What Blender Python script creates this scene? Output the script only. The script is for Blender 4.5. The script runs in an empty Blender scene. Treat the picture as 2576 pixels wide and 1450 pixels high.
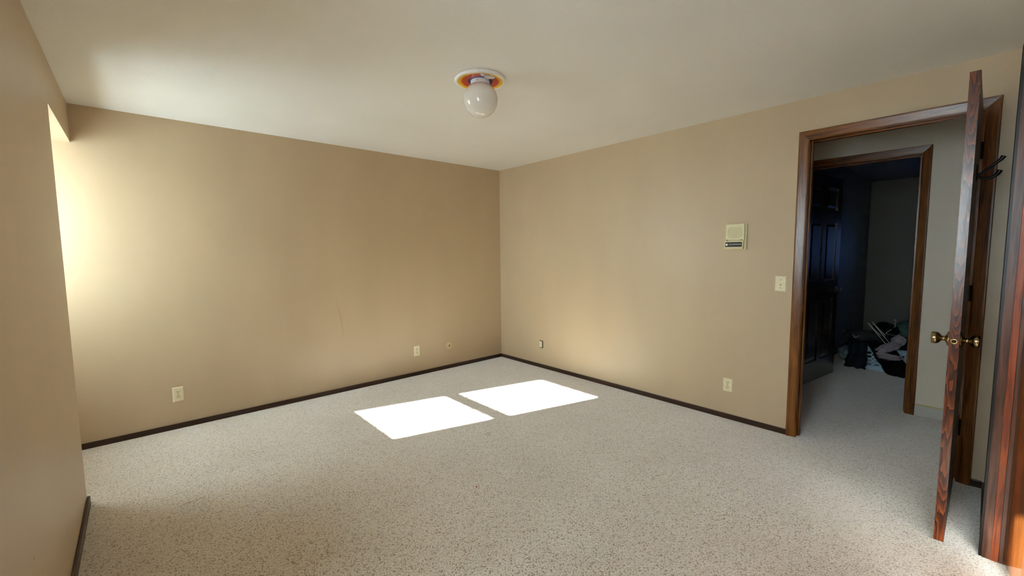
import bpy, bmesh, math, random
from mathutils import Vector, Matrix, noise as mnoise

random.seed(7)
S = bpy.context.scene
COL = S.collection

# ------------------------------------------------------------------ camera
F_PX, YAW, PITCH, ROLL = 1062.589, 0.7255482, -0.0845135, -0.00971417
CAM = Vector((-3.57856, -4.25976, 1.38952))
fw = Vector((math.sin(YAW) * math.cos(PITCH), math.cos(YAW) * math.cos(PITCH), math.sin(PITCH)))
rt = Vector((math.cos(YAW), -math.sin(YAW), 0))
up = rt.cross(fw)
c_, s_ = math.cos(ROLL), math.sin(ROLL)
rt, up = c_ * rt + s_ * up, -s_ * rt + c_ * up
cd = bpy.data.cameras.new('camera')
cd.sensor_fit = 'HORIZONTAL'
cd.sensor_width = 36.0
cd.lens = F_PX / 2576 * 36.0
cd.clip_start = 0.01
cam = bpy.data.objects.new('camera', cd)
cam.matrix_world = Matrix(((rt.x, up.x, -fw.x, CAM.x), (rt.y, up.y, -fw.y, CAM.y),
                           (rt.z, up.z, -fw.z, CAM.z), (0, 0, 0, 1)))
COL.objects.link(cam)
S.camera = cam

# ------------------------------------------------------------------ light
SKY_STRENGTH, SUN_POWER, EXPOSURE = 3.8, 46.0, 0.55
SUN_SLOPE_Y, SUN_DROP = -0.257, 0.509           # travel per metre of +x
w = bpy.data.worlds.new('sky')
S.world = w
w.use_nodes = True
nt = w.node_tree
nt.nodes.clear()
o_ = nt.nodes.new('ShaderNodeOutputWorld')
b_ = nt.nodes.new('ShaderNodeBackground')
b_.inputs['Color'].default_value = (0.80, 0.91, 1.0, 1)
b_.inputs['Strength'].default_value = 6.0 * SKY_STRENGTH
nt.links.new(b_.outputs[0], o_.inputs[0])
sd = Vector((1, SUN_SLOPE_Y, -SUN_DROP)).normalized()
sl = bpy.data.lights.new('sun', 'SUN')
sl.energy = SUN_POWER
sl.angle = math.radians(0.53)
sl.color = (1.0, 0.98, 0.96)
sun = bpy.data.objects.new('sun', sl)
sun.rotation_euler = sd.to_track_quat('-Z', 'Y').to_euler()
sun.location = (-12, 1, 7)
COL.objects.link(sun)
S.view_settings.view_transform = 'Standard'
S.view_settings.look = 'None'
S.view_settings.gamma = 1.0
S.view_settings.use_curve_mapping = False
S.view_settings.exposure = EXPOSURE
S.cycles.use_denoising = True
S.cycles.max_bounces = 16
S.cycles.diffuse_bounces = 10
S.cycles.glossy_bounces = 6
S.cycles.transparent_max_bounces = 12
S.cycles.sample_clamp_indirect = 300.0
S.cycles.blur_glossy = 0.2
S.cycles.caustics_reflective = True
S.cycles.caustics_refractive = False

# ------------------------------------------------------------------ helpers
def lin(c):
    return tuple(((v / 255) / 12.92 if v / 255 <= 0.04045 else ((v / 255 + 0.055) / 1.055) ** 2.4) for v in c) + (1,)

class NT:
    def __init__(s, name):
        s.m = bpy.data.materials.new(name)
        s.m.use_nodes = True
        s.t = s.m.node_tree
        s.bsdf = s.t.nodes['Principled BSDF']
        s.out = s.t.nodes['Material Output']
    def n(s, typ, **kw):
        x = s.t.nodes.new('ShaderNode' + typ)
        for k, v in kw.items():
            setattr(x, k, v)
        return x
    def l(s, a, b):
        s.t.links.new(a, b)
    def coord(s, scale=(1, 1, 1), rot=(0, 0, 0), kind='Object'):
        tc = s.n('TexCoord')
        mp = s.n('Mapping')
        mp.inputs['Scale'].default_value = scale
        mp.inputs['Rotation'].default_value = rot
        s.l(tc.outputs[kind], mp.inputs['Vector'])
        return mp.outputs[0]
    def noise(s, vec, scale, detail=2, rough=0.5, dist=0.0):
        x = s.n('TexNoise')
        x.inputs['Scale'].default_value = scale
        x.inputs['Detail'].default_value = detail
        x.inputs['Roughness'].default_value = rough
        x.inputs['Distortion'].default_value = dist
        s.l(vec, x.inputs['Vector'])
        return x.outputs['Fac']
    def ramp(s, fac, stops, interp='LINEAR'):
        x = s.n('ValToRGB')
        x.color_ramp.interpolation = interp
        e = x.color_ramp.elements
        while len(e) < len(stops):
            e.new(0.5)
        for el, (p, c) in zip(e, stops):
            el.position = p
            el.color = c
        s.l(fac, x.inputs['Fac'])
        return x.outputs['Color']
    def math(s, op, a, b=None, c=None):
        x = s.n('Math', operation=op)
        for i, v in enumerate((a, b, c)):
            if v is None:
                continue
            if isinstance(v, (int, float)):
                x.inputs[i].default_value = v
            else:
                s.l(v, x.inputs[i])
        return x.outputs[0]
    def mix(s, fac, a, b, blend='MIX'):
        x = s.n('Mix', data_type='RGBA', blend_type=blend)
        for i, v in ((0, fac), (6, a), (7, b)):
            if isinstance(v, (int, float)):
                x.inputs[i].default_value = v
            elif isinstance(v, tuple):
                x.inputs[i].default_value = v
            else:
                s.l(v, x.inputs[i])
        return x.outputs[2]
    def bump(s, h, strength=0.3, dist=0.002):
        x = s.n('Bump')
        x.inputs['Strength'].default_value = strength
        x.inputs['Distance'].default_value = dist
        s.l(h, x.inputs['Height'])
        s.l(x.outputs[0], s.bsdf.inputs['Normal'])
    def set(s, color=None, rough=None, metal=None, spec=None, coat=None):
        i = s.bsdf.inputs
        if color is not None:
            if isinstance(color, tuple):
                i['Base Color'].default_value = color
            else:
                s.l(color, i['Base Color'])
        if rough is not None:
            if isinstance(rough, (int, float)):
                i['Roughness'].default_value = rough
            else:
                s.l(rough, i['Roughness'])
        if metal is not None:
            i['Metallic'].default_value = metal
        if spec is not None:
            i['Specular IOR Level'].default_value = spec
        if coat is not None:
            i['Coat Weight'].default_value = coat
        return s.m

def simple(name, rgb, rough=0.5, metal=0.0, spec=0.5, mottle=0.06, scale=40):
    m = NT(name)
    base = lin(rgb)
    nz = m.noise(m.coord(), scale, 3)
    dk = tuple(v * (1 - mottle) for v in base[:3]) + (1,)
    lt = tuple(min(1, v * (1 + mottle)) for v in base[:3]) + (1,)
    return m.set(m.ramp(nz, [(0.3, dk), (0.7, lt)]), rough, metal, spec)

def paint(name, rgb, rough=0.5, bump=0.12, fine=160, streak=0.04):
    m = NT(name)
    base = lin(rgb)
    big = m.noise(m.coord((1.2, 1.2, 0.5)), 2.2, 3)
    dk = tuple(v * (1 - streak) for v in base[:3]) + (1,)
    lt = tuple(v * (1 + streak) for v in base[:3]) + (1,)
    h = m.noise(m.coord(), fine, 3)
    m.bump(h, bump, 0.002)
    return m.set(m.ramp(big, [(0.3, dk), (0.7, lt)]), rough, 0, 0.4)

def ceiling_mat():
    m = NT('ceiling_paint')
    v = m.coord()
    a = m.noise(v, 42, 4, 0.6)
    b = m.noise(v, 150, 2)
    h = m.math('ADD', m.math('MULTIPLY', a, 0.8), m.math('MULTIPLY', b, 0.3))
    m.bump(h, 0.35, 0.004)
    return m.set(m.ramp(m.noise(v, 1.3, 2), [(0.3, lin((220, 219, 213))), (0.7, lin((226, 225, 219)))]), 0.75, 0, 0.25)

def carpet_mat():
    m = NT('berber_carpet')
    v = m.coord(rot=(0, 0, math.radians(42)))
    wob = m.n('VectorMath', operation='ADD')
    nz = m.n('TexNoise')
    nz.inputs['Scale'].default_value = 60
    m.l(v, nz.inputs['Vector'])
    sc = m.n('VectorMath', operation='SCALE')
    sc.inputs['Scale'].default_value = 0.003
    m.l(nz.outputs['Color'], sc.inputs[0])
    m.l(v, wob.inputs[0])
    m.l(sc.outputs[0], wob.inputs[1])
    vo = m.n('TexVoronoi', feature='F1')
    vo.inputs['Scale'].default_value = 142
    vo.inputs['Randomness'].default_value = 0.42
    m.l(wob.outputs[0], vo.inputs['Vector'])
    sep = m.n('SeparateColor')
    m.l(vo.outputs['Color'], sep.inputs[0])
    fleck = m.ramp(sep.outputs[0], [(0.0, lin((150, 132, 108))), (0.08, lin((186, 171, 149))), (0.2, lin((214, 205, 190))),
                                    (0.5, lin((222, 214, 200))), (0.8, lin((229, 223, 211))), (1.0, lin((236, 231, 222)))])
    # self-shading between loops painted as dark pits, here and there
    pit_shade = m.ramp(vo.outputs['Distance'], [(0.32, (0, 0, 0, 1)), (0.64, (1, 1, 1, 1))])
    some = m.ramp(m.noise(v, 210, 2, 0.6), [(0.42, (0.25, 0.25, 0.25, 1)), (0.60, (1, 1, 1, 1))])
    col = m.mix(m.math('MULTIPLY', pit_shade, some), fleck, lin((88, 66, 38)))
    soil = m.ramp(m.noise(v, 1.7, 4, 0.6), [(0.35, (0.90, 0.88, 0.85, 1)), (0.65, (1, 1, 1, 1))])
    col = m.mix(1.0, col, soil, 'MULTIPLY')
    h = m.math('SUBTRACT', 1.0, vo.outputs['Distance'])
    lump = m.noise(v, 30, 2)
    m.bump(m.math('ADD', h, m.math('MULTIPLY', lump, 0.6)), 0.35, 0.003)
    m.bsdf.inputs['Sheen Weight'].default_value = 1.0
    m.bsdf.inputs['Sheen Roughness'].default_value = 0.5
    return m.set(col, 0.95, 0, 0.1)

def wood(name, dark, mid, light, rough=0.35, axis='Z', scale=1.0, coat=0.0):
    m = NT(name)
    st = {'Z': (22, 22, 1.3), 'Y': (22, 1.3, 22), 'X': (1.3, 22, 22)}[axis]
    v = m.coord(tuple(q * scale for q in st))
    g = m.noise(v, 2.0, 5, 0.6, 0.6)
    fine = m.noise(v, 9.0, 3, 0.5)
    f = m.math('ADD', m.math('MULTIPLY', g, 0.75), m.math('MULTIPLY', fine, 0.25))
    m.bump(fine, 0.08, 0.001)
    if coat:
        m.bsdf.inputs['Coat Weight'].default_value = coat
        m.bsdf.inputs['Coat Roughness'].default_value = 0.25
    return m.set(m.ramp(f, [(0.36, lin(dark)), (0.5, lin(mid)), (0.66, lin(light))]), rough, 0, 0.4)

def cathedral_wood(name, dark, mid, light, yc, rough=0.33):
    """bare-ish fir edge with arched grain along z"""
    m = NT(name)
    tc = m.n('TexCoord')
    sp = m.n('SeparateXYZ')
    m.l(tc.outputs['Object'], sp.inputs[0])
    u = m.math('MULTIPLY', m.math('SUBTRACT', sp.outputs[1], yc), 62.0)
    par = m.math('MULTIPLY', m.math('POWER', m.math('ABSOLUTE', u), 2.0), 0.9)
    wob = m.noise(m.coord((14, 14, 2.0)), 2.0, 3)
    lowz = m.noise(m.coord((0, 0, 1.0)), 1.6, 2)
    f = m.math('ADD', m.math('MULTIPLY', sp.outputs[2], 9.0), m.math('MULTIPLY', wob, 5.0))
    f = m.math('ADD', f, m.math('MULTIPLY', lowz, 9.0))
    f = m.math('SUBTRACT', f, par)
    band = m.math('FRACT', f)
    fine = m.noise(m.coord((120, 120, 6)), 1.5, 3)
    ff = m.math('ADD', m.math('MULTIPLY', band, 0.72), m.math('MULTIPLY', fine, 0.34))
    m.bump(ff, 0.25, 0.001)
    col = m.ramp(ff, [(0.12, lin(light)), (0.45, lin(mid)), (0.85, lin(dark)), (1.0, lin(mid))])
    return m.set(col, rough, 0, 0.5)

def glass_mat(tint=(0.94, 0.97, 0.96)):
    m = NT('window_glass')
    t = m.n('BsdfTransparent')
    g = m.n('BsdfGlossy')
    g.inputs['Roughness'].default_value = 0.02
    fr = m.n('Fresnel')
    geo = m.n('NewGeometry')
    # same reflectance entering and leaving the thin sheet
    m.l(m.math('ADD', m.math('MULTIPLY', geo.outputs['Backfacing'], 1 / 1.45 - 1.45), 1.45), fr.inputs['IOR'])
    nz = m.noise(m.coord(), 3.0, 2)
    t.inputs['Color'].default_value = tint + (1,)
    mx = m.n('MixShader')
    m.l(fr.outputs[0], mx.inputs[0])
    m.l(t.outputs[0], mx.inputs[1])
    m.l(g.outputs[0], mx.inputs[2])
    m.l(mx.outputs[0], m.out.inputs['Surface'])
    b = m.n('Bump')
    b.inputs['Strength'].default_value = 0.02
    m.l(nz, b.inputs['Height'])
    m.l(b.outputs[0], g.inputs['Normal'])
    return m.m

M = {}
M['wall'] = paint('tan_wall_paint', (187, 167, 137), 0.42)
M['wall_hall'] = paint('beige_hall_paint', (222, 213, 194), 0.5)
M['ceiling'] = ceiling_mat()
M['carpet'] = carpet_mat()
M['wall_shade'] = paint('shade_darkened_wall', (132, 130, 120), 0.6)  # wall colour darkened to put shade into hall ends and far room
M['ceiling_shade'] = paint('shade_darkened_ceiling', (150, 150, 148), 0.8)  # ceiling colour lowered as painted shade beyond the bedroom door
M['bare'] = paint('bare_plaster', (196, 194, 188), 0.8, 0.3, 60)
M['paint_edge'] = paint('old_paint_edge', (200, 186, 128), 0.5)
M['base'] = wood('dark_baseboard_wood', (34, 18, 10), (48, 28, 17), (64, 38, 24), 0.35, 'X')
M['base_y'] = wood('dark_baseboard_wood_y', (34, 18, 10), (48, 28, 17), (64, 38, 24), 0.35, 'Y')
M['casing'] = wood('walnut_stained_casing', (66, 37, 11), (106, 63, 22), (134, 82, 32), 0.27, 'Z', 1, 0.0)
M['casing_y'] = wood('walnut_stained_casing_y', (66, 37, 11), (106, 63, 22), (134, 82, 32), 0.27, 'Y', 1, 0.0)
M['stop'] = wood('red_brown_stop', (92, 36, 12), (140, 62, 24), (164, 80, 34), 0.4)
M['trim_dark'] = wood('dark_trim', (12, 8, 6), (20, 13, 9), (30, 20, 14), 0.4)
M['trim_mid'] = wood('brown_trim', (58, 32, 22), (84, 50, 36), (108, 66, 48), 0.35)
M['trim_light'] = wood('golden_closet_door', (84, 44, 16), (118, 66, 26), (146, 88, 40), 0.12)
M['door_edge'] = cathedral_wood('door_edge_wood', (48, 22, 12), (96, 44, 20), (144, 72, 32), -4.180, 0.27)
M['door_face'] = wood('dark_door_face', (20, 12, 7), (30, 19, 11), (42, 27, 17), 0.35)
M['dark_door'] = wood('espresso_door', (20, 14, 11), (28, 20, 16), (38, 28, 22), 0.25, 'Z', 1, 0.6)
M['brass'] = simple('antique_brass', (150, 132, 92), 0.24, 1.0, 0.5, 0.12, 60)
M['brass_ring'] = simple('bright_brass', (206, 176, 110), 0.3, 1.0, 0.5, 0.1, 80)
M['steel'] = simple('dull_steel', (150, 146, 136), 0.35, 1.0)
M['iron'] = simple('black_iron', (22, 20, 19), 0.4, 0.6)
M['hinge'] = simple('dark_bronze', (34, 28, 22), 0.4, 0.8)
M['ivory'] = simple('ivory_plastic', (222, 212, 178), 0.35, 0, 0.5, 0.03)
M['ivory_yellow'] = simple('yellowed_plastic', (214, 206, 166), 0.4, 0, 0.5, 0.04)
M['ivory_dark'] = simple('grille_plastic', (198, 190, 148), 0.5, 0, 0.4, 0.04)
M['slot'] = simple('dark_slot', (58, 50, 30), 0.7)
M['black'] = simple('black_plastic', (34, 32, 26), 0.35)
M['silver'] = simple('silver_print', (170, 166, 150), 0.4)
M['white'] = simple('white_enamel', (236, 234, 232), 0.3, 0, 0.5, 0.02)
M['yellow'] = simple('yellow_enamel', (240, 200, 40), 0.35, 0, 0.5, 0.03)
M['orange'] = simple('orange_enamel', (226, 120, 36), 0.35, 0, 0.5, 0.03)
M['red'] = simple('red_enamel', (196, 62, 26), 0.35, 0, 0.5, 0.03)
M['blue'] = simple('navy_enamel', (34, 48, 128), 0.35, 0, 0.5, 0.03)
M['globe'] = simple('opal_glass', (226, 222, 214), 0.06, 0, 0.6, 0.01, 5)
M['ink'] = simple('ink_line', (60, 62, 66), 0.6)
M['frame'] = simple('white_vinyl', (228, 226, 220), 0.45)
M['glass'] = glass_mat()
M['light_tint_glass'] = glass_mat((0.28, 0.37, 0.56))  # tint added to dim the far window and turn its light blue
M['tan_plastic'] = simple('tan_plastic', (206, 186, 146), 0.4, 0, 0.5, 0.03)
M['scratch'] = simple('scratch_mark', (150, 124, 82), 0.7)
M['nick'] = simple('wall_nick', (112, 78, 50), 0.7)
M['nick_light'] = simple('wall_scuff', (196, 172, 128), 0.7)
M['thread'] = simple('loose_thread', (146, 124, 92), 0.9)
M['rust'] = simple('orange_speck', (190, 92, 44), 0.8)
M['teal'] = simple('navy_cloth', (18, 34, 44), 0.9, 0, 0.1, 0.25, 18)
M['blackcloth'] = simple('black_cloth', (14, 13, 15), 0.92, 0, 0.1, 0.3, 20)
M['greycloth'] = simple('grey_cloth', (150, 142, 150), 0.9, 0, 0.1, 0.1, 30)
M['greencloth'] = simple('green_cloth', (70, 96, 88), 0.9, 0, 0.1, 0.2, 20)
M['charcoal'] = simple('charcoal_cloth', (54, 60, 60), 0.9, 0, 0.1, 0.25, 16)
M['striped'] = simple('dark_knit', (34, 36, 42), 0.9, 0, 0.1, 0.3, 30)
M['basket'] = simple('pale_blue_plastic', (176, 206, 224), 0.4, 0, 0.4, 0.03)
M['hanger'] = simple('white_plastic', (216, 214, 210), 0.35)
M['bag'] = simple('pale_cloth', (150, 160, 162), 0.7, 0, 0.2, 0.15, 14)
M['grass'] = simple('dry_ground', (190, 193, 196), 0.95, 0, 0.1, 0.2, 2)
M['outlet_brown'] = simple('brown_plastic', (40, 30, 24), 0.4)

def obj(name, bm, mat, parent=None, smooth=False, bevel=0.0, mats=None):
    me = bpy.data.meshes.new(name)
    bmesh.ops.recalc_face_normals(bm, faces=bm.faces[:])
    bm.to_mesh(me)
    bm.free()
    for q in (mats or [mat]):
        me.materials.append(q)
    if smooth:
        for p in me.polygons:
            p.use_smooth = True
    o = bpy.data.objects.new(name, me)
    COL.objects.link(o)
    if parent:
        o.parent = parent
        # children are modelled in world space: undo the parent's placement
        o.matrix_parent_inverse = parent_world(parent).inverted()
    if bevel:
        b = o.modifiers.new('bevel', 'BEVEL')
        b.width = bevel
        b.segments = 2
        b.limit_method = 'ANGLE'
    return o

def parent_world(o):
    mw = o.matrix_basis.copy()
    if o.parent:
        mw = parent_world(o.parent) @ o.matrix_parent_inverse @ mw
    return mw

def box(bm, x0, x1, y0, y1, z0, z1, mi=0, M4=None):
    vs = [bm.verts.new((x, y, z)) for x in (x0, x1) for y in (y0, y1) for z in (z0, z1)]
    if M4:
        for v in vs:
            v.co = M4 @ v.co
    for f in ((0, 1, 3, 2), (4, 6, 7, 5), (0, 4, 5, 1), (2, 3, 7, 6), (0, 2, 6, 4), (1, 5, 7, 3)):
        fc = bm.faces.new([vs[i] for i in f])
        fc.material_index = mi
    return vs

def boxes(lst):
    bm = bmesh.new()
    for b in lst:
        box(bm, *b)
    return bm

def lathe(prof, M4=Matrix.Identity(4), seg=32, closed=False, mi=None):
    """prof: (radius, height) along local z"""
    bm = bmesh.new()
    rings = []
    for r, h in prof:
        if r < 1e-6:
            rings.append([bm.verts.new(M4 @ Vector((0, 0, h)))])
        else:
            rings.append([bm.verts.new(M4 @ Vector((r * math.cos(a), r * math.sin(a), h)))
                          for a in [2 * math.pi * i / seg for i in range(seg)]])
    for k, (a, b) in enumerate(zip(rings, rings[1:])):
        for i in range(seg):
            j = (i + 1) % seg
            if len(a) == 1 and len(b) == 1:
                continue
            if len(a) == 1:
                f = bm.faces.new([a[0], b[i], b[j]])
            elif len(b) == 1:
                f = bm.faces.new([a[i], b[0], a[j]])
            else:
                f = bm.faces.new([a[i], b[i], b[j], a[j]])
            if mi:
                f.material_index = mi[k]
    return bm

def tube(bm, pts, r, seg=8):
    pts = [Vector(p) for p in pts]
    rad = r if isinstance(r, (list, tuple)) else [r] * len(pts)
    rings = []
    prev = None
    for i, p in enumerate(pts):
        t = (pts[min(i + 1, len(pts) - 1)] - pts[max(i - 1, 0)]).normalized()
        n = (prev - t * prev.dot(t)).normalized() if prev is not None else t.orthogonal().normalized()
        prev = n
        b = t.cross(n)
        rings.append([bm.verts.new(p + rad[i] * (math.cos(q) * n + math.sin(q) * b))
                      for q in [2 * math.pi * k / seg for k in range(seg)]])
    for a, b in zip(rings, rings[1:]):
        for k in range(seg):
            bm.faces.new([a[k], a[(k + 1) % seg], b[(k + 1) % seg], b[k]])
    bm.faces.new(rings[0][::-1])
    bm.faces.new(rings[-1])
    return bm

def spline(pts, n=8):
    pts = [Vector(p) for p in pts]
    out = []
    for i in range(len(pts) - 1):
        p0, p1, p2, p3 = pts[max(i - 1, 0)], pts[i], pts[i + 1], pts[min(i + 2, len(pts) - 1)]
        for k in range(n):
            t = k / n
            out.append(0.5 * ((2 * p1) + (p2 - p0) * t + (2 * p0 - 5 * p1 + 4 * p2 - p3) * t * t
                              + (3 * p1 - p0 - 3 * p2 + p3) * t ** 3))
    out.append(pts[-1])
    return out

def empty(name, loc=(0, 0, 0)):
    o = bpy.data.objects.new(name, None)
    o.location = loc
    COL.objects.link(o)
    return o

def thing(o, label, cat, group=None):
    o['label'] = label
    o['category'] = cat
    if group:
        o['group'] = group
    return o

def struct(o, label=None):
    o['kind'] = 'structure'
    if label:
        o['label'] = label
    return o

# ------------------------------------------------------------------ room dimensions
H = 2.44
XL = -3.868          # left partition face
XW = -4.43           # window wall inner face in the recesses
XO = -4.56           # exterior face
YF = -4.318          # front (camera side) wall
SOF = 2.1775         # recess ceiling
BT = 0.12            # wall thickness
R1 = (-1.0, 0.0)     # recess 1 along y
R2 = (YF, -3.318)    # recess 2
OP = (-4.200, -3.383, 2.152)   # bedroom doorway y0,y1,z
HX = 1.21            # hall far wall
OP2 = (-3.855, -3.04, 2.147)   # hall doorway
CL = (-3.72, -0.81, 2.16)      # closet opening in front wall

floor = struct(obj('floor', boxes([(XO, 5.4, -6.2, 1.4, -0.15, 0.0)]), M['carpet']), 'speckled beige loop-pile carpet')
ceil = struct(obj('ceiling', boxes([(XO, .06, -6.2, 1.4, H, H + 0.15)]), M['ceiling']), 'off-white textured ceiling')
struct(obj('ceiling_hall', boxes([(.06, 5.4, -6.2, 1.4, H, H + 0.15)]), M['ceiling_shade']), 'ceiling coloured darker as shade beyond the bedroom door')
struct(obj('wall_back', boxes([(XO, BT, 0.0, 0.15, 0, H)]), M['wall']), 'plain tan back wall')
wall_back = bpy.data.objects['wall_back']
struct(obj('wall_right', boxes([
    (0, BT, OP[1] + .02, 0, 0, H), (0, BT, -4.9, OP[0] - .02, 0, H), (0, BT, OP[0] - .02, OP[1] + .02, OP[2] + .02, H)]), M['wall']),
    'tan wall with the doorway')

def win_hole(yc):
    return (yc - 0.425, min(yc + 0.425, -0.001), 1.105, 2.150)

W1C, W2C = -0.406, -3.855
lw = [(XO, XL, R2[1], R1[0], 0, H)]
for r, yc in ((R1, W1C), (R2, W2C)):
    a, b, z0, z1 = win_hole(yc)
    lw += [(XW, XL, r[0], r[1], SOF, H),
           (XO, XW, r[0], a, 0, H), (XO, XW, b, r[1], 0, H),
           (XO, XW, a, b, 0, z0), (XO, XW, a, b, z1, H)]
wall_left = struct(obj('wall_left', boxes(lw), M['wall']), 'tan left wall with window recesses')
struct(obj('wall_front', boxes([
    (CL[1] + .015, 0, YF - BT, YF, 0, H), (XO, CL[0] - .015, YF - BT, YF, 0, H),
    (CL[0] - .015, CL[1] + .015, YF - BT, YF, CL[2] + .015, H)]), M['wall']), 'tan wall with the closet opening')
struct(obj('wall_closet', boxes([(XO, BT, -5.05, -4.95, 0, H), (-4.0, -3.9, -4.95, YF - BT, 0, H)]), M['wall']))
struct(obj('wall_hall', boxes([
    (HX, HX + BT, OP2[1] + .02, 1.25, 0, H), (HX, HX + BT, -6.0, OP2[0] - .02, 0, H),
    (HX, HX + BT, OP2[0] - .02, OP2[1] + .02, OP2[2] + .02, H)]), M['wall_hall']), 'beige hallway wall facing the bedroom door')
wall_hall = bpy.data.objects['wall_hall']
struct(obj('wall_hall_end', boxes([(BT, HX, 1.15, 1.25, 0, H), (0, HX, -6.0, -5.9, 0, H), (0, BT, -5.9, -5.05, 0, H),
                                   (0, BT, 0.15, 1.25, 0, H)]), M['wall_shade']))
struct(obj('wall_spare_left', boxes([(HX + BT, 5.2, -2.97, -2.87, 0, H)]), M['wall_shade']), 'shade-coloured side wall of the room across the hall')
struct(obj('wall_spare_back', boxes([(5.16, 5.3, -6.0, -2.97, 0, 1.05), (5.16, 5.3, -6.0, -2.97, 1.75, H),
                                     (5.16, 5.3, -3.85, -2.97, 1.05, 1.75), (5.16, 5.3, -6.0, -4.02, 1.05, 1.75)]), M['wall_shade']),
       'shade-coloured far wall of the room across the hall')
struct(obj('wall_spare_right', boxes([(HX + BT, 5.16, -6.0, -5.9, 0, H)]), M['wall_shade']))
struct(obj('ground', boxes([(-60, 60, -60, 60, -0.8, -0.6)]), M['grass']))
# unpainted strip where the hall baseboard is missing
obj('bare_strip', boxes([(HX - 0.002, HX, -5.9, OP2[0] - 0.064, 0.0, 0.085)]), M['bare'], wall_hall)
obj('paint_edge', boxes([(HX - 0.004, HX, -5.9, OP2[0] - 0.064, 0.085, 0.097)]), M['paint_edge'], wall_hall)

# ------------------------------------------------------------------ windows
def make_window(name, yc, label):
    root = struct(empty(name, (XW - 0.08, yc, 1.08)), label)
    a, b, z0, z1 = win_hole(yc)
    y0, y1, g0, r0, r1, g1 = yc - 0.385, yc + 0.385, 1.152, 1.575, 1.638, 2.107
    fx0, fx1 = XO + 0.005, XW - 0.02
    bm = boxes([(fx0, fx1, a, a + .018, z0, z1), (fx0, fx1, min(b - .018, y1 + .004), b, z0, z1),
                (fx0, fx1, a + .018, b - .012, z0, z0 + .02), (fx0, fx1, a + .018, b - .012, z1 - .02, z1)])
    obj('frame', bm, M['frame'], root)
    for k, (s0, s1, x0, x1) in enumerate(((g0, r0, -4.495, -4.470), (r1, g1, -4.525, -4.500))):
        lo = z0 + .02 if k == 0 else r0 - 0.004
        hi = r1 - 0.004 if k == 0 else z1 - .02
        bm = boxes([(x0, x1, a + .018, y0, lo, hi), (x0, x1, y1, max(b - .018, y1 + .006), lo, hi),
                    (x0, x1, y0, y1, lo, s0), (x0, x1, y0, y1, s1, hi)])
        sash = obj('sash', bm, M['frame'], root)
        xm = (x0 + x1) / 2
        obj('pane', boxes([(xm - .002, xm + .002, y0 - .005, y1 + .005, s0 - .005, s1 + .005)]), M['glass'], sash)
        for i in range(1, 5):
            yy = y0 + (y1 - y0) * i / 5
            obj('muntin', boxes([(xm + .003, xm + .011, yy - .007, yy + .007, s0, s1)]), M['frame'], sash)
    obj('sill', boxes([(XW - .02, XW + .012, a - .008, min(b + .008, -.002), z0 - .030, z0 - .004)]), M['casing_y'], root, bevel=.004)
    return root

make_window('window_1', W1C, 'double-hung window in the recess beside the back wall')
make_window('window_2', W2C, 'double-hung window in the recess beside the closet')
wn = struct(empty('window_3', (5.2, -3.94, 1.4)), 'small window of the room across the hall')
obj('frame', boxes([(5.17, 5.29, -3.87, -3.85, 1.05, 1.75), (5.17, 5.29, -4.02, -4.00, 1.05, 1.75),
                    (5.17, 5.29, -4.00, -3.87, 1.05, 1.07), (5.17, 5.29, -4.00, -3.87, 1.73, 1.75)]), M['frame'], wn)
obj('pane', boxes([(5.22, 5.225, -4.005, -3.865, 1.065, 1.735)]), M['light_tint_glass'], wn)

# ------------------------------------------------------------------ baseboards
def baseboard(name, segs, mat, label=None):
    return struct(obj(name, boxes(segs), mat, bevel=.003), label)

BH, BK = 0.043, 0.012
baseboard('baseboard_back', [(XW, 0, -BK, 0, 0, BH)], M['base'], 'dark stained baseboard under the back wall')
baseboard('baseboard_right', [(-BK, 0, OP[1] + .061, -BK, 0, BH), (-BK, 0, YF + BK, OP[0] - .061, 0, BH)], M['base_y'],
          'dark stained baseboard under the doorway wall')
baseboard('baseboard_left', [(XL, XL + .014, R2[1] + .005, R1[0] + .012, 0, 0.052),
    (XW, XW + .012, R1[0], -BK - .001, 0, BH), (XW, XW + .012, R2[0], R2[1], 0, BH)], M['base_y'], 'dark stained baseboard under the left wall')
baseboard('baseboard_front', [(CL[1] + .062, -BK, YF, YF + BK, 0, BH)], M['base'])
baseboard('baseboard_hall', [(HX + BT, 5.16, -2.985, -2.97, 0, 0.06)], M['base'])

# ------------------------------------------------------------------ door casings
PROF = [(0.0, 0.0), (0.0, 0.007), (0.006, 0.0085), (0.048, 0.016), (0.055, 0.0165), (0.058, 0.013), (0.058, 0.0)]

def casing_set(root, mp, uL, uR, zi, mats, sL=1, sR=-1, prof=PROF):
    """mp(u, z, n) -> world; uL / uR inner edges; sL / sR outward directions"""
    def piece(name, A, B, mat):
        bm = bmesh.new()
        ra = [bm.verts.new(mp(*A(w_), t)) for w_, t in prof]
        rb = [bm.verts.new(mp(*B(w_), t)) for w_, t in prof]
        n = len(prof)
        for i in range(n):
            j = (i + 1) % n
            bm.faces.new([ra[i], ra[j], rb[j], rb[i]])
        bm.faces.new(ra[::-1])
        bm.faces.new(rb)
        obj(name, bm, mat, root)
    piece('casing', lambda q: (uL + sL * q, 0.0), lambda q: (uL + sL * q, zi + q), mats[0])
    piece('casing', lambda q: (uR + sR * q, 0.0), lambda q: (uR + sR * q, zi + q), mats[0])
    piece('casing', lambda q: (uL + sL * q, zi + q), lambda q: (uR + sR * q, zi + q), mats[1])

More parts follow.
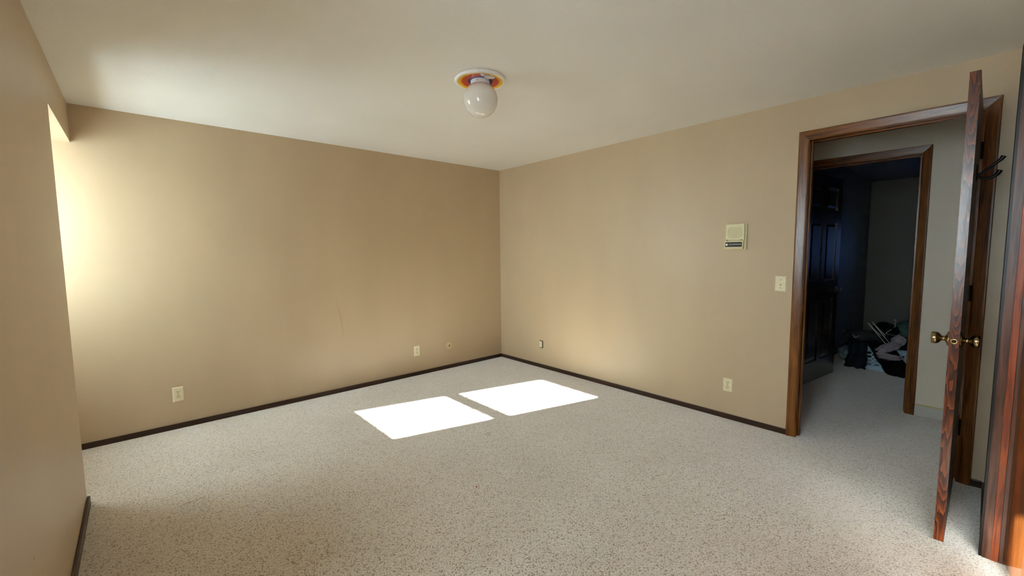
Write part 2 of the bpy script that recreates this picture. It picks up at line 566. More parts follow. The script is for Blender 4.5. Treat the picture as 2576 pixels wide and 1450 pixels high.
def door_trim(name, x0, x1, y0, y1, zt, label, mats, stop_x):
    root = struct(empty(name, ((x0 + x1) / 2, (y0 + y1) / 2, 0)), label)
    casing_set(root, lambda u, z, n: (x0 - n, u, z), y1 + .005, y0 - .005, zt + .005, mats)
    casing_set(root, lambda u, z, n: (x1 + n, u, z), y1 + .005, y0 - .005, zt + .005, mats)
    a, b = x0 - .001, x1 + .001
    obj('jamb', boxes([(a, b, y1, y1 + .02, 0, zt + .02)]), mats[0], root)
    obj('jamb', boxes([(a, b, y0 - .02, y0, 0, zt + .02)]), mats[0], root)
    obj('jamb', boxes([(a, b, y0, y1, zt, zt + .02)]), mats[1], root)
    sx0, sx1 = stop_x
    obj('door_stop', boxes([(sx0, sx1, y1 - .011, y1, 0, zt)]), mats[0], root, bevel=.002)
    obj('door_stop', boxes([(sx0, sx1, y0, y0 + .011, 0, zt)]), mats[0], root, bevel=.002)
    obj('door_stop', boxes([(sx0, sx1, y0 + .011, y1 - .011, zt - .011, zt)]), mats[1], root, bevel=.002)
    return root

t1 = door_trim('trim_1', 0, BT, OP[0], OP[1], OP[2], 'brown stained casing around the bedroom doorway', (M['casing'], M['casing_y']), (0.042, 0.076))
obj('strike_plate', boxes([(0.006, 0.036, OP[1] - .002, OP[1] + .001, 0.93, 0.99)]), M['brass'], t1)
t2 = door_trim('trim_2', HX, HX + BT, OP2[0], OP2[1], OP2[2], 'dark brown casing around the doorway across the hall', (M['casing'], M['casing_y']), (HX + 0.05, HX + 0.083))

# closet opening in the front wall, beside the camera
t3 = struct(empty('trim_3', (CL[1], YF, 0)), 'stained wooden jamb and casing of the closet opening')
x1 = CL[1]
obj('casing', boxes([(x1, x1 + .058, YF, YF + .014, 0, CL[2] + .058)]), M['trim_dark'], t3, bevel=.002)
obj('casing', boxes([(CL[0] - .058, CL[0], YF, YF + .009, 0, CL[2] + .058)]), M['trim_dark'], t3, bevel=.002)
obj('casing', boxes([(CL[0], x1, YF, YF + .009, CL[2], CL[2] + .058)]), M['casing'], t3, bevel=.002)
obj('jamb', boxes([(x1 - .003, x1 + .015, YF - .023, YF + .004, 0, CL[2])]), M['trim_mid'], t3)
obj('door_stop', boxes([(x1 - .006, x1 + .015, YF - .0455, YF - .023, 0, CL[2])]), M['stop'], t3, bevel=.0015)
obj('jamb', boxes([(x1 - .001, x1 + .015, YF - .0475, YF - .0455, 0, CL[2])]), M['black'], t3)
obj('jamb', boxes([(x1 - .004, x1 + .015, YF - .072, YF - .0475, 0, CL[2])]), M['trim_mid'], t3)
obj('jamb', boxes([(x1 + .001, x1 + .015, YF - .14, YF - .072, 0, CL[2])]), M['trim_mid'], t3)
obj('jamb', boxes([(CL[0] - .015, CL[0] + .003, YF - .12, YF - .001, 0, CL[2])]), M['trim_mid'], t3)
obj('jamb', boxes([(CL[0], x1, YF - .12, YF - .001, CL[2], CL[2] + .015)]), M['trim_mid'], t3)

# bifold closet doors standing almost closed: varnished leaves that throw the low sun back onto the carpet
d3 = struct(empty('door_3', (x1, YF - .08, 0.02)), 'golden varnished bifold closet doors, nearly closed')
def bifold_leaf(xa, ya, xb, yb):
    a, b = Vector((xa, ya, 0)), Vector((xb, yb, 0))
    L = (b - a).length
    ang = math.atan2(b.y - a.y, b.x - a.x)
    T = Matrix.Translation(a) @ Matrix.Rotation(ang, 4, 'Z')
    bm = bmesh.new()
    box(bm, 0, L, 0, .028, .02, CL[2] - .02, 0, T)       # face towards the room is local y = 0
    return obj('door_leaf', bm, M['trim_light'], d3, bevel=.002)
LX = [x1 - .006, x1 - .410, x1 - .814, x1 - 1.218, x1 - 1.622]
LY = [YF - .058, YF - .116, YF - .062, YF - .116, YF - .064]
for i in range(4):
    lf = bifold_leaf(LX[i], LY[i], LX[i + 1], LY[i + 1])
    if i in (1, 2):
        sgn = 1
        cx_, cy_ = (LX[i] + LX[i + 1]) / 2, (LY[i] + LY[i + 1]) / 2
        obj('knob', lathe([(0, 0), (.008, 0), (.007, .012), (.015, .018), (.016, .024), (.010, .030), (0, .031)],
            Matrix.Translation((cx_, cy_, 0.95)) @ Matrix.Rotation(-math.pi / 2, 4, 'X'), 20), M['brass'], lf, smooth=True)

# ------------------------------------------------------------------ open bedroom door (edge-on)
d1 = struct(empty('door_1', (-0.005, -4.196, 0.015)), 'open wooden door seen along its latch edge')
DX0, DX1, DY0, DY1, DZ0, DZ1 = -0.836, -0.018, -4.1945, -4.1605, 0.016, 2.146
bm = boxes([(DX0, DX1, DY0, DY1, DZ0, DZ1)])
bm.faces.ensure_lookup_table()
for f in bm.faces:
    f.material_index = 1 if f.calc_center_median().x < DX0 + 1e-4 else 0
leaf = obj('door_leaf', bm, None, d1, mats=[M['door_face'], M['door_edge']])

KNOB = [(0.0, 0.0), (0.034, 0.0), (0.0345, 0.003), (0.032, 0.007), (0.021, 0.010), (0.0135, 0.013), (0.0105, 0.018),
        (0.0105, 0.024), (0.013, 0.029), (0.020, 0.033), (0.0255, 0.039), (0.0275, 0.046), (0.0272, 0.054),
        (0.0262, 0.0595), (0.0245, 0.061), (0.012, 0.0625), (0.0, 0.0628)]
KX, KZ = -0.770, 0.968
Mp = Matrix.Translation((KX, DY1, KZ)) @ Matrix.Rotation(-math.pi / 2, 4, 'X')
Mm = Matrix.Translation((KX, DY0, KZ)) @ Matrix.Rotation(math.pi / 2, 4, 'X')
obj('knob', lathe(KNOB, Mp, 36), M['brass'], d1, smooth=True)
obj('knob', lathe(KNOB, Mm, 36), M['brass'], d1, smooth=True)
Me = Matrix.Translation((DX0, (DY0 + DY1) / 2, KZ)) @ Matrix.Rotation(-math.pi / 2, 4, 'Y')
latch = obj('latch_plate', lathe([(0.0065, 0.0002), (0.0065, 0.002), (0.0115, 0.002), (0.0125, 0.0), (0.0065, 0.0)], Me, 28), M['brass_ring'], d1, smooth=True)
bm = boxes([(DX0 - .0045, DX0 + .002, -4.1775 - .0065, -4.1775 + .0065, KZ - .006, KZ + .006)])
obj('latch_bolt', bm, M['hinge'], latch, bevel=.002)
for hz in (0.335, 1.13, 1.93):
    bm = boxes([(DX1 - .03, DX1 + .004, DY0 - .0025, DY0, hz - .045, hz + .045)])
    tube(bm, [(DX1 + .006, DY0 - .006, hz - .047), (DX1 + .006, DY0 - .006, hz + .047)], .0062, 10)
    obj('hinge', bm, M['hinge'], d1)
# double coat hook on the room side of the leaf
hk = obj('coat_hook', boxes([(-0.432, -0.408, DY0 - .004, DY0, 1.725, 1.80)]), M['iron'], d1, bevel=.003)
bm = bmesh.new()
pr = spline([(-0.42, DY0 - .004, 1.752), (-0.42, DY0 - .018, 1.757), (-0.42, DY0 - .040, 1.778), (-0.42, DY0 - .062, 1.800),
             (-0.42, DY0 - .078, 1.816), (-0.42, DY0 - .086, 1.830)], 6)
tube(bm, pr, [0.0058 + 0.0045 * (i / (len(pr) - 1)) ** 2 for i in range(len(pr))], 10)
obj('prong', bm, M['iron'], hk, smooth=True)
bm = bmesh.new()
pr = spline([(-0.42, DY0 - .004, 1.748), (-0.42, DY0 - .016, 1.736), (-0.42, DY0 - .036, 1.728), (-0.42, DY0 - .058, 1.736),
             (-0.42, DY0 - .071, 1.748), (-0.42, DY0 - .078, 1.764)], 6)
tube(bm, pr, [0.0058 + 0.0045 * (i / (len(pr) - 1)) ** 2 for i in range(len(pr))], 10)
obj('prong', bm, M['iron'], hk, smooth=True)

# ------------------------------------------------------------------ dark six-panel door across the hall
d2 = struct(empty('door_2', (1.345, -3.05, 0.01)), 'dark six-panel door standing open across the hall')
A2 = Matrix.Translation((1.345, -3.028, 0)) @ Matrix.Rotation(math.radians(-7.2), 4, 'Z')
DW, TH = 0.86, 0.035
cols = [(0.105, 0.385), (0.475, 0.755)]
rows = [(0.22, 0.86), (1.06, 1.67), (1.80, 2.03)]
bm = bmesh.new()
zb, ztop = 0.012, 2.14
box(bm, 0, cols[0][0], -TH, 0, zb, ztop, 0, A2)
box(bm, cols[0][1], cols[1][0], -TH, 0, zb, ztop, 0, A2)
box(bm, cols[1][1], DW, -TH, 0, zb, ztop, 0, A2)
zz = [zb] + [v for r in rows for v in r] + [ztop]
for cx0, cx1 in cols:
    for k in range(0, len(zz), 2):
        box(bm, cx0, cx1, -TH, 0, zz[k], zz[k + 1], 0, A2)
obj('door_leaf', bm, M['dark_door'], d2)
for cx0, cx1 in cols:
    for z0, z1 in rows:
        bm = bmesh.new()
        box(bm, cx0, cx1, -TH + .011, -.011, z0, z1, 0, A2)
        for yy, yo in ((-TH + .011, -TH + .003), (-.011, -.003)):
            vs0 = [bm.verts.new(A2 @ Vector(q)) for q in ((cx0 + .02, yy, z0 + .02), (cx1 - .02, yy, z0 + .02), (cx1 - .02, yy, z1 - .02), (cx0 + .02, yy, z1 - .02))]
            vs1 = [bm.verts.new(A2 @ Vector(q)) for q in ((cx0 + .045, yo, z0 + .045), (cx1 - .045, yo, z0 + .045), (cx1 - .045, yo, z1 - .045), (cx0 + .045, yo, z1 - .045))]
            bm.faces.new(vs1)
            for i in range(4):
                bm.faces.new([vs0[i], vs0[(i + 1) % 4], vs1[(i + 1) % 4], vs1[i]])
        obj('door_panel', bm, M['dark_door'], d2)
for sgn, yy in ((-1, -TH), (1, 0)):
    Mk = A2 @ Matrix.Translation((DW - .065, yy, 0.95)) @ Matrix.Rotation(-sgn * math.pi / 2, 4, 'X')
    obj('knob', lathe(KNOB, Mk, 28), M['steel'], d2, smooth=True)
for hz in (0.3, 1.08, 1.9):
    bm = bmesh.new()
    tube(bm, [A2 @ Vector((-.004, -.0, hz - .045)), A2 @ Vector((-.004, -.0, hz + .045))], .006, 10)
    obj('hinge', bm, M['hinge'], d2)

# ------------------------------------------------------------------ ceiling light
LC = Vector((-1.945, -2.145, H))
lt = thing(empty('ceiling_light', LC), 'flush ceiling light with white globe on rainbow-ringed round plate', 'light')
Ml = Matrix.Translation(LC) @ Matrix.Rotation(math.pi, 4, 'X')
prof = [(0.0, 0.0), (0.1545, 0.0), (0.156, 0.006), (0.155, 0.013), (0.151, 0.018), (0.144, 0.0195), (0.136, 0.0175),
        (0.1185, 0.0150), (0.110, 0.0147), (0.075, 0.0132), (0.060, 0.013), (0.0, 0.013)]
obj('plate', lathe(prof, Ml, 72, mi=[0, 0, 0, 0, 0, 0, 1, 2, 3, 4, 4]), None, lt, smooth=True,
    mats=[M['white'], M['yellow'], M['orange'], M['red'], M['blue']])
collar = obj('collar', lathe([(0.0, 0.012), (0.058, 0.012), (0.058, 0.032), (0.0555, 0.036), (0.052, 0.037), (0.0, 0.037)], Ml, 48), M['white'], lt, smooth=False)
for a in (215, 335, 95):
    ca, sa = math.cos(math.radians(a)), math.sin(math.radians(a))
    bm = bmesh.new()
    tube(bm, [LC + Vector((ca * .056, sa * .056, -.026)), LC + Vector((ca * .064, sa * .064, -.026))], .003, 8)
    obj('set_screw', bm, M['steel'], collar)
R = 0.104
zc = 0.032 + R * math.cos(math.asin(0.052 / R))
g = [(0.050, 0.030)] + [(R * math.sin(t), zc - R * math.cos(t)) for t in [math.asin(0.052 / R) + (math.pi - math.asin(0.052 / R)) * i / 30 for i in range(31)]]
g[-1] = (0.0, zc + R)
obj('globe', lathe(g, Ml, 56), M['globe'], lt, smooth=True)
# white cloud painted over the rings, raised slightly, with inked outline
def cloud(cx, cy, s, pts):
    z = H - 0.0185
    P3 = [Vector((cx + x * s, cy + y * s, z)) for x, y in pts]
    bm = bmesh.new()
    lo = [bm.verts.new(p) for p in P3]
    hi = [bm.verts.new(p + Vector((0, 0, 0.004))) for p in P3]
    bm.faces.new(lo)
    bm.faces.new(hi[::-1])
    for i in range(len(lo)):
        j = (i + 1) % len(lo)
        bm.faces.new([lo[i], lo[j], hi[j], hi[i]])
    c = obj('cloud', bm, M['white'], lt)
    bm = bmesh.new()
    tube(bm, P3 + [P3[0]], 0.0007, 5)
    tube(bm, spline([P3[0].lerp(P3[4], .3), P3[1].lerp(P3[5], .45) + Vector((0.004, 0.003, 0)), P3[2].lerp(P3[6], .5), P3[3].lerp(P3[7], .6)], 5), 0.0007, 5)
    obj('outline', bm, M['ink'], c)
def blob(n, rx, ry, ph, amp=.16, lobes=5):
    return [((1 + amp * abs(math.sin(lobes * t / 2 + ph))) * rx * math.cos(t), (1 + amp * abs(math.sin(lobes * t / 2 + ph))) * ry * math.sin(t))
            for t in [2 * math.pi * i / n for i in range(n)]]
def rot(pts, a):
    return [(x * math.cos(a) - y * math.sin(a), x * math.sin(a) + y * math.cos(a)) for x, y in pts]
cloud(-1.950, -2.240, 1, [(-.034, .010), (-.030, -.006), (-.022, -.014), (-.012, -.010), (-.006, -.024), (.006, -.030), (.016, -.022),
    (.026, -.024), (.034, -.012), (.036, .000), (.030, .012), (.022, .016), (.016, .026), (.004, .030), (-.004, .020), (-.012, .024), (-.022, .020), (-.028, .018)])
cloud(-1.996, -2.240, 1, [(-.016, -.014), (-.008, -.020), (.000, -.014), (.008, -.016), (.014, -.006), (.018, .004), (.014, .014), (.004, .018), (-.004, .012), (-.010, .010), (-.018, .004), (-.020, -.006)])

# ------------------------------------------------------------------ wall plates
def frame_on(wall, u, z):
    """local x = along wall (image right), y = out of wall, z = up"""
    if wall == 'back':      # faces -y
        return Matrix(((1, 0, 0, u), (0, -1, 0, 0), (0, 0, 1, z), (0, 0, 0, 1)))
    return Matrix(((0, -1, 0, 0), (-1, 0, 0, u), (0, 0, 1, z), (0, 0, 0, 1)))   # right wall faces -x

def plate_bm(T, wdt, hgt, t=0.006, bev=0.006):
    bm = bmesh.new()
    a, b = wdt / 2, hgt / 2
    r0 = [bm.verts.new(T @ Vector(q)) for q in ((-a, 0, -b), (a, 0, -b), (a, 0, b), (-a, 0, b))]
    r1 = [bm.verts.new(T @ Vector(q)) for q in ((-a, .0025, -b), (a, .0025, -b), (a, .0025, b), (-a, .0025, b))]
    r2 = [bm.verts.new(T @ Vector(q)) for q in ((-a + bev, t, -b + bev), (a - bev, t, -b + bev), (a - bev, t, b - bev), (-a + bev, t, b - bev))]
    for p, q in ((r0, r1), (r1, r2)):
        for i in range(4):
            bm.faces.new([p[i], p[(i + 1) % 4], q[(i + 1) % 4], q[i]])
    bm.faces.new(r2)
    bm.faces.new(r0[::-1])
    return bm

def disc_bm(T, x, z, r, y0, y1, seg=20, flat=None):
    """disc standing out of the wall; flat cuts it at +-flat in z"""
    bm = bmesh.new()
    ring = []
    for i in range(seg):
        a = 2 * math.pi * i / seg
        dz = r * math.sin(a)
        if flat:
            dz = max(-flat, min(flat, dz))
        ring.append((r * math.cos(a), dz))
    lo = [bm.verts.new(T @ Vector((x + q[0], y0, z + q[1]))) for q in ring]
    hi = [bm.verts.new(T @ Vector((x + q[0] * .96, y1, z + q[1] * .96))) for q in ring]
    for i in range(seg):
        bm.faces.new([lo[i], lo[(i + 1) % seg], hi[(i + 1) % seg], hi[i]])
    bm.faces.new(hi)
    bm.faces.new(lo[::-1])
    return bm

def tbox(T, x0, x1, y0, y1, z0, z1):
    bm = bmesh.new()
    box(bm, x0, x1, y0, y1, z0, z1, 0, T)
    return bm

def outlet(wall, u, z, label, w_=0.070, h_=0.114, pm='ivory', T=None):
    T = T or frame_on(wall, u, z)
    o = thing(empty('electrical_outlet', T @ Vector((0, 0, 0))), label, 'outlet', 'wall outlets')
    obj('cover_plate', plate_bm(T, w_, h_), M[pm], o)
    for dz in (0.0195, -0.0195):
        rc = obj('receptacle', disc_bm(T, 0, dz, .0172, .004, .0078, 24, .0145), M['ivory_yellow' if pm == 'ivory' else pm], o)
        for bx, hh in ((-.0063, .0085), (.0063, .007)):
            obj('slot', tbox(T, bx - .0014, bx + .0014, .0075, .0084, dz + .0035 - hh / 2, dz + .0035 + hh / 2), M['slot'], rc)
        obj('slot', disc_bm(T, 0, dz - .0085, .0026, .0075, .0084, 10), M['slot'], rc)
    obj('screw', disc_bm(T, 0, 0, .003, .0058, .0072, 12), M['slot'], o)
    return o

outlet('back', -3.394, 0.279, 'ivory duplex outlet at the left end of the back wall', .070, .118)
outlet('back', -1.257, 0.281, 'ivory duplex outlet on the back wall beside the round jack', .071, .116)
outlet('right', -2.892, 0.284, 'ivory duplex outlet low on the doorway wall below the intercom', .072, .108)

# round jack
T = frame_on('back', -0.824, 0.275)
o = thing(empty('wall_jack', T @ Vector((0, 0, 0))), 'small round tan jack plate low on the back wall near the corner', 'jack')
prof = [(0.0, 0.0), (0.043, 0.0), (0.043, 0.003), (0.040, 0.007), (0.030, 0.0085), (0.0, 0.0085)]
Tj = T @ Matrix.Rotation(-math.pi / 2, 4, 'X')
obj('cover_plate', lathe(prof, Tj, 36), M['tan_plastic'], o, smooth=False)
obj('port', tbox(T, -.004, .005, .008, .0115, -.014, .014), M['slot'], o, bevel=.001)
obj('rib', tbox(T, .009, .014, .008, .014, -.016, .016), M['tan_plastic'], o, bevel=.001)
obj('rib', tbox(T, -.013, -.008, .008, .014, -.016, .016), M['tan_plastic'], o, bevel=.001)
obj('screw', disc_bm(T, -.024, 0, .004, .008, .0098, 12), M['slot'], o)
obj('screw', disc_bm(T, .024, .002, .004, .008, .0098, 12), M['slot'], o)

# uncovered device box on the right wall
T = frame_on('right', -0.748, 0.284)
o = thing(empty('uncovered_jack', T @ Vector((0, 0, 0))), 'uncovered wall box with yellowish device on the doorway wall near the corner', 'jack')
bm = bmesh.new()
for b in ((-.026, .028, 0, .0015, .041, .045), (-.026, .028, 0, .0015, -.045, -.041), (-.026, -.024, 0, .0015, -.041, .041), (.024, .028, 0, .0015, -.041, .041)):
    box(bm, *b, 0, T)
obj('box_rim', bm, M['slot'], o)
obj('cavity', tbox(T, -.024, .024, 0, .0006, -.041, .041), M['black'], o)
obj('device', tbox(T, -.0235, .014, .0006, .007, -.037, .036), M['ivory'], o, bevel=.003)
obj('toggle', tbox(T, -.014, .004, .007, .012, -.006, .018), M['ivory_yellow'], o, bevel=.002)

# light switch
T = frame_on('right', -3.243, 1.136)
o = thing(empty('light_switch', T @ Vector((0, 0, 0))), 'ivory toggle light switch beside the door casing', 'switch')
obj('cover_plate', plate_bm(T, .076, .114, .007, .007), M['ivory'], o)
obj('toggle_slot', tbox(T, -.005, .005, .0065, .0078, -.012, .012), M['ivory_yellow'], o)
bm = bmesh.new()
box(bm, -.0035, .0035, .006, .019, -.009, .001, 0, T @ Matrix.Rotation(math.radians(-18), 4, 'X'))
obj('toggle', bm, M['ivory_dark'], o, bevel=.001)
for dz in (.030, -.030):
    obj('screw', disc_bm(T, 0, dz, .003, .0068, .0082, 12), M['slot'], o)

# intercom
IY0, IY1, IZ0, IZ1 = -2.998, -2.842, 1.392, 1.598
T = frame_on('right', (IY0 + IY1) / 2, (IZ0 + IZ1) / 2)
hw, hh = (IY1 - IY0) / 2, (IZ1 - IZ0) / 2
o = thing(empty('wall_intercom', T @ Vector((0, 0, 0))), 'yellowed plastic intercom with speaker grille and black control strip', 'intercom')
obj('back_plate', tbox(T, -hw, hw, 0, .010, -hh, hh), M['ivory_yellow'], o, bevel=.003)
obj('housing', tbox(T, -hw + .003, hw - .012, .010, .026, -hh + .075, hh - .003), M['ivory_yellow'], o, bevel=.004)
bm = bmesh.new()
gz = 0.032
for i in range(13):
    xx = -.004 - .052 + i * .104 / 12
    rr = .060
    hz = min(.044, math.sqrt(max(0, rr * rr - (xx + .004) ** 2)) * .92)
    if hz > .01:
        box(bm, xx - .0028, xx + .0028, .0255, .0272, gz - hz, gz + hz, 0, T)
gr = obj('speaker_grille', bm, M['ivory_dark'], o)
# projecting console: wedge section
bm = bmesh.new()
sec = [(.010, -hh + .004), (.030, -hh + .004), (.043, -hh + .016), (.036, -hh + .072), (.010, -hh + .072)]
L0, L1 = -hw + .003, hw - .016
va = [bm.verts.new(T @ Vector((L0, a, b))) for a, b in sec]
vb = [bm.verts.new(T @ Vector((L1, a, b))) for a, b in sec]
for i in range(5):
    bm.faces.new([va[i], va[(i + 1) % 5], vb[(i + 1) % 5], vb[i]])
bm.faces.new(va[::-1])
bm.faces.new(vb)
con = obj('console', bm, M['ivory_yellow'], o, bevel=.002)
sl_ = math.atan2(.007, .056)
Tc = T @ Matrix.Translation((0, .0395, -hh + .044)) @ Matrix.Rotation(sl_, 4, 'X')
obj('control_panel', tbox(Tc, L0 + .006, L1 - .006, -.001, .0018, -.022, .017), M['black'], con, bevel=.0008)
obj('dial', lathe([(0, 0), (.0088, 0), (.0088, .006), (.0075, .008), (0, .008)], Tc @ Matrix.Translation((L0 + .020, .0015, -.004)) @ Matrix.Rotation(-math.pi / 2, 4, 'X'), 24), M['white'], con)
for i in range(6):
    x0 = L0 + .036 + i * .0155
    obj('key', tbox(Tc, x0, x0 + .012, .0016, .0042, -.005, .002), M['silver'], con, bevel=.0006)
for xx in (L0 + .014, L1 - .014):
    obj('peg', tbox(T, xx - .002, xx + .002, .026, .034, -hh + .072, -hh + .080), M['slot'], o)

# dark outlet in the room across the hall
T3 = Matrix(((1, 0, 0, 4.27), (0, -1, 0, -2.97), (0, 0, 1, 0.30), (0, 0, 0, 1)))
outlet(None, 0, 0, 'dark brown outlet on the dim side wall beyond the dark panelled door', .07, .115, 'outlet_brown', T3)

# ------------------------------------------------------------------ small marks
bm = bmesh.new()
sc = spline([(-2.128, -.0003, .917), (-2.105, -.0003, .84), (-2.086, -.0003, .74), (-2.076, -.0003, .64), (-2.074, -.0003, .551)], 6)
tube(bm, sc, [.0005 + .0012 * math.sin(math.pi * i / (len(sc) - 1)) for i in range(len(sc))], 5)
obj('scratch', bm, M['scratch'], wall_back)
for y, z, a, b, m in ((-2.386, .477, .004, .011, 'nick'), (-2.30, .382, .010, .016, 'nick_light'), (-1.201, .676, .010, .008, 'nick_light')):
    bm = bmesh.new()
    vs = [bm.verts.new((XL + .0006, y + a * math.cos(t) * random.uniform(.6, 1.1), z + b * math.sin(t) * random.uniform(.7, 1.1))) for t in [2 * math.pi * i / 9 for i in range(9)]]
    bm.faces.new(vs)
    obj('nick', bm, M[m], wall_left)
bm = bmesh.new()
tube(bm, spline([(-3.485, -1.365, .003), (-3.45, -1.352, .006), (-3.42, -1.356, .004), (-3.39, -1.345, .006), (-3.369, -1.36, .003)], 6), .001, 5)  # strand modelled in place of a faint crease in the carpet
thing(obj('carpet_strand', bm, M['thread']), 'brown strand standing in for a faint carpet crease near the left partition', 'thread')
bm = bmesh.new()
tube(bm, [(-1.644 + .022 * math.cos(t), -1.787 + .018 * math.sin(t), .0025) for t in [0.3 + 5.4 * i / 20 for i in range(21)]], .0013, 5)
thing(obj('carpet_strand', bm, M['thread']), 'tiny curled loop of thread on carpet below the sunlit patch', 'thread')
bm = bmesh.new()
bmesh.ops.create_icosphere(bm, subdivisions=2, radius=.0045, matrix=Matrix.Translation((-2.151, -2.315, .002)))
thing(obj('carpet_crumb', bm, M['rust'], smooth=True), 'tiny orange-brown crumb in the middle of the carpet', 'crumb')

# ------------------------------------------------------------------ laundry basket and clothes in the room across the hall
def holed_wall(bm, p0, p1, ztop, zbot, inset, ncol, nrow):
    """basket side from p0 to p1 (top edge), leaning in by inset at the bottom; cells with round holes"""
    p0, p1 = Vector(p0), Vector(p1)
    d = (p1 - p0)
    nrm = Vector((-d.y, d.x, 0)).normalized()
    def P(u, v):    # v 0 bottom .. 1 top
        q = p0 + d * (0.5 + (u - 0.5) * (1 - 0.10 * (1 - v)))
        return q + nrm * inset * (1 - v) + Vector((0, 0, zbot + (ztop - zbot) * v))
    for i in range(ncol):
        for j in range(nrow):
            u0, u1, v0, v1 = i / ncol, (i + 1) / ncol, j / nrow, (j + 1) / nrow
            if j in (0, nrow - 1):
                bm.faces.new([bm.verts.new(P(*q)) for q in ((u0, v0), (u1, v0), (u1, v1), (u0, v1))])
                continue
            cu, cv, ru, rv = (u0 + u1) / 2, (v0 + v1) / 2, (u1 - u0) * .34, (v1 - v0) * .34
            outer, inner = [], []
            for k in range(12):
                a = 2 * math.pi * k / 12
                ca, sa = math.cos(a), math.sin(a)
                mx = max(abs(ca), abs(sa))
                outer.append(bm.verts.new(P(cu + (u1 - u0) / 2 * ca / mx, cv + (v1 - v0) / 2 * sa / mx)))
                inner.append(bm.verts.new(P(cu + ru * ca, cv + rv * sa)))
            for k in range(12):
                m_ = (k + 1) % 12
                bm.faces.new([outer[k], outer[m_], inner[m_], inner[k]])

BX0, BX1, BY0, BY1, BZ = 2.62, 3.02, -3.80, -3.23, 0.27
bk = thing(empty('laundry_basket', (2.82, -3.5, 0)), 'pale blue perforated laundry basket heaped with dark clothes', 'basket')
bm = bmesh.new()
holed_wall(bm, (BX0, BY0, 0), (BX0, BY1, 0), BZ, .004, -.05, 8, 6)
holed_wall(bm, (BX0, BY1, 0), (BX1, BY1, 0), BZ, .004, -.04, 6, 6)
holed_wall(bm, (BX1, BY1, 0), (BX1, BY0, 0), BZ, .004, -.05, 8, 6)
holed_wall(bm, (BX1, BY0, 0), (BX0, BY0, 0), BZ, .004, -.04, 6, 6)
box(bm, BX0 + .05, BX1 - .05, BY0 + .04, BY1 - .04, .002, .008)
body = obj('basket_body', bm, M['basket'], bk)
body.modifiers.new('thick', 'SOLIDIFY').thickness = 0.004
bm = bmesh.new()
rim = [(BX0, BY0), (BX0, BY1), (BX1, BY1), (BX1, BY0), (BX0, BY0)]
tube(bm, [(x, y, BZ) for x, y in rim], .010, 8)
obj('rim', bm, M['basket'], bk)

def heap(name, c, r, mat, seed, amp=.25, flat=0.0, sub=4, label='', cat='clothing', grp=None):
    """crumpled cloth lump"""
    bm = bmesh.new()
    bmesh.ops.create_icosphere(bm, subdivisions=sub, radius=1)
    for v in bm.verts:
        n = v.co.normalized()
        d = mnoise.fractal(n * 1.6 + Vector((seed, seed * 2, 0)), 1.0, 2.0, 3)
        f = abs(mnoise.noise(n * 4.0 + Vector((seed, 0, seed)))) * .5
        k = 1 + amp * d - amp * f
        v.co = Vector((n.x * r[0] * k, n.y * r[1] * k, n.z * r[2] * k)) + Vector(c)
        if v.co.z < flat:
            v.co.z = flat + (v.co.z - flat) * 0.05
    o = obj(name, bm, M[mat], smooth=True)
    return thing(o, label, cat, grp)

def drape(name, path, widths, wdir, mat, label, amp=.012, seed=0, thick=.006, cat='clothing', nw=16, taper=None):
    """strip of cloth following a path, with folds running along it"""
    pts = spline(path, 8)
    n = len(pts)
    wdir = Vector(wdir).normalized()
    bm = bmesh.new()
    rowsv = []
    for i, p in enumerate(pts):
        t = i / (n - 1) * (len(widths) - 1)
        k = min(int(t), len(widths) - 2)
        wd = widths[k] * (1 - (t - k)) + widths[k + 1] * (t - k)
        tg = (pts[min(i + 1, n - 1)] - pts[max(i - 1, 0)]).normalized()
        nr = tg.cross(wdir).normalized()
        r_ = []
        for j in range(nw + 1):
            s = j / nw - .5
            fold = amp * math.sin(s * 17 + seed + 1.2 * math.sin(i * .12 + seed)) + amp * .8 * mnoise.noise(Vector((s * 4 + seed, i * .15, seed)))
            edge = .012 * mnoise.noise(Vector((i * .3, seed, s)))
            q = p + wdir * (s * wd + edge) + nr * fold
            q.z = max(q.z, .008 + .003 * (1 + math.sin(s * 9)))
            r_.append(bm.verts.new(q))
        rowsv.append(r_)
    for a, b in zip(rowsv, rowsv[1:]):
        for j in range(nw):
            bm.faces.new([a[j], a[j + 1], b[j + 1], b[j]])
    o = obj(name, bm, M[mat], smooth=True)
    md = o.modifiers.new('thick', 'SOLIDIFY')
    md.thickness = thick
    return thing(o, label, cat)

heap('crumpled_clothes', (2.83, -3.50, .27), (.21, .30, .16), 'striped', 3.1, .22, .05, label='dark crumpled clothes filling the laundry basket')
heap('charcoal_shirt', (2.70, -3.34, .385), (.12, .18, .060), 'charcoal', 8.3, .25, .0, label='charcoal shirt bunched on the left of the heaped basket')
heap('green_shirt', (2.95, -3.72, .46), (.14, .14, .10), 'greencloth', 5.7, .25, .0, label='muted green shirt at the top right of the heaped basket')
heap('dark_sweater', (2.86, -3.52, .46), (.12, .12, .075), 'blackcloth', 1.7, .25, .0, label='black sweater topping the middle of the clothes heap')
drape('navy_trousers', [(2.74, -3.30, .37), (2.66, -3.305, .36), (2.60, -3.31, .29), (2.585, -3.315, .18), (2.59, -3.30, .06), (2.60, -3.295, .012)],
      [.17, .18, .17, .18, .20, .21], (0, 1, 0), 'teal', 'navy trousers hanging over the left front of the basket to the carpet', .012, 1.1)
drape('black_trousers', [(2.78, -3.46, .37), (2.66, -3.49, .335), (2.58, -3.54, .27), (2.55, -3.60, .17), (2.50, -3.67, .07), (2.46, -3.70, .012)],
      [.20, .24, .25, .26, .26, .20], (0.25, 1, 0), 'blackcloth', 'black trousers spilling over the basket front onto the carpet', .015, 2.3, .012)
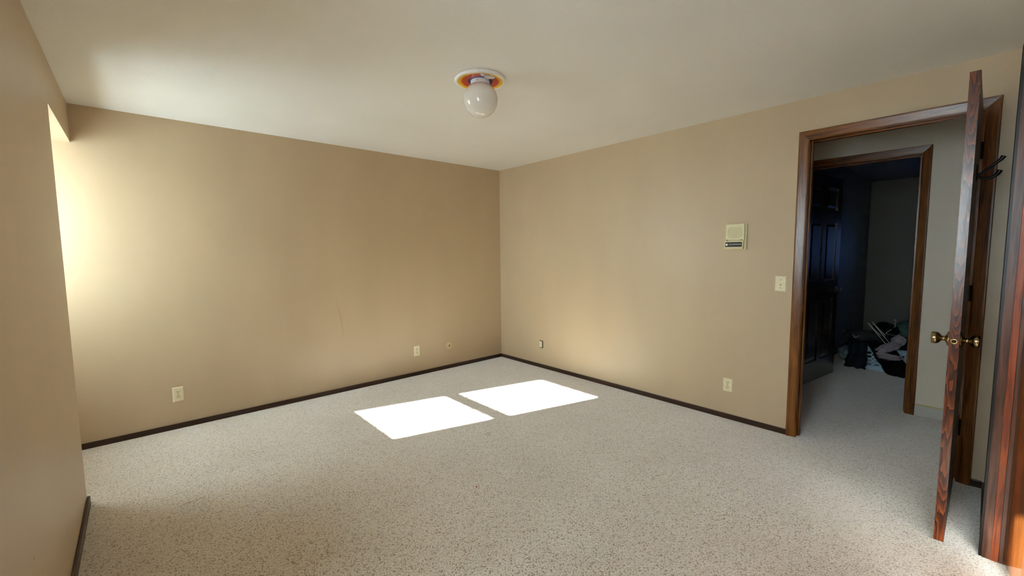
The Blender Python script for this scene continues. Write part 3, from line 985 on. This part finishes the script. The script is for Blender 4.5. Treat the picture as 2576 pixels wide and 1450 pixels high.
def lobes(name, parts, mat, label):
    """one crumpled garment made of folded lobes: (centre, half sizes, turn about x, seed)"""
    bm = bmesh.new()
    for c, r, turn, seed in parts:
        ret = bmesh.ops.create_icosphere(bm, subdivisions=4, radius=1)
        Rm = Matrix.Rotation(turn, 3, 'X')
        for v in ret['verts']:
            n = v.co.normalized()
            n = Vector((n.x, math.copysign(abs(n.y) ** .7, n.y), math.copysign(abs(n.z) ** .8, n.z)))
            k = 1 + .30 * mnoise.noise(n * 1.9 + Vector((seed, 0, 0))) - .22 * abs(mnoise.noise(n * 4.5 + Vector((0, seed, 0)))) + .07 * math.sin(n.y * 9 + n.z * 8 + seed)
            v.co = Rm @ Vector((n.x * r[0] * k, n.y * r[1] * k, n.z * r[2] * k)) + Vector(c)
    o = obj(name, bm, M[mat], smooth=True)
    return thing(o, label, 'clothing')
lobes('grey_shirt', [((2.545, -3.585, .305), (.030, .115, .050), math.radians(-38), 1.0),
                     ((2.560, -3.660, .390), (.035, .060, .055), math.radians(-50), 3.0),
                     ((2.530, -3.600, .205), (.026, .115, .036), math.radians(4), 2.2)], 'greycloth',
      'pale grey shirt folded across the black trousers')
heap('white_cloth', (3.12, -3.12, .075), (.13, .085, .085), 'bag', 6.6, .25, .004, label='pale crumpled cloth on the carpet left of the basket')

def hanger(c, along, hook, label):
    """plastic clothes hanger poking out of the heap; along = bar direction, hook = hook direction; parts: bar, hook"""
    X = Vector(along).normalized()
    Z = (Vector(hook) - X * Vector(hook).dot(X)).normalized()
    Y = Z.cross(X)
    Th = Matrix(((X.x, Y.x, Z.x, c[0]), (X.y, Y.y, Z.y, c[1]), (X.z, Y.z, Z.z, c[2]), (0, 0, 0, 1)))
    o = thing(empty('clothes_hanger', c), label, 'hanger', 'white hangers in the clothes heap')
    bm = bmesh.new()
    tube(bm, [Th @ p for p in spline([(-.19, 0, -.06), (-.12, 0, -.03), (0, 0, .02), (.12, 0, -.03), (.19, 0, -.06), (.185, 0, -.075), (0, 0, -.075), (-.185, 0, -.075), (-.19, 0, -.06)], 5)], .0036, 7)
    obj('bar', bm, M['hanger'], o)
    bm = bmesh.new()
    tube(bm, [Th @ p for p in spline([(0, 0, .02), (0, 0, .05), (.006, 0, .065), (.022, 0, .078), (.024, 0, .098), (.005, 0, .108), (-.014, 0, .096)], 5)], .0030, 7)
    obj('hook', bm, M['hanger'], o)

hanger((2.68, -3.255, .405), (1, -.1, .05), (-.1, 1, .10), 'white hanger whose hook sticks out at the left end of the heap')
hanger((2.69, -3.515, .375), (-.25, -.62, -.74), (.8, .1, .1), 'white hanger lying diagonally over the front of the heap, left of its twin')
hanger((2.71, -3.545, .385), (-.25, -.60, -.75), (.8, .1, .1), 'white hanger lying diagonally over the front of the heap, right of its twin')
hanger((2.84, -3.60, .475), (1, -.35, -.2), (-.1, .25, 1), 'white hanger with its hook upright at the right of the heap')
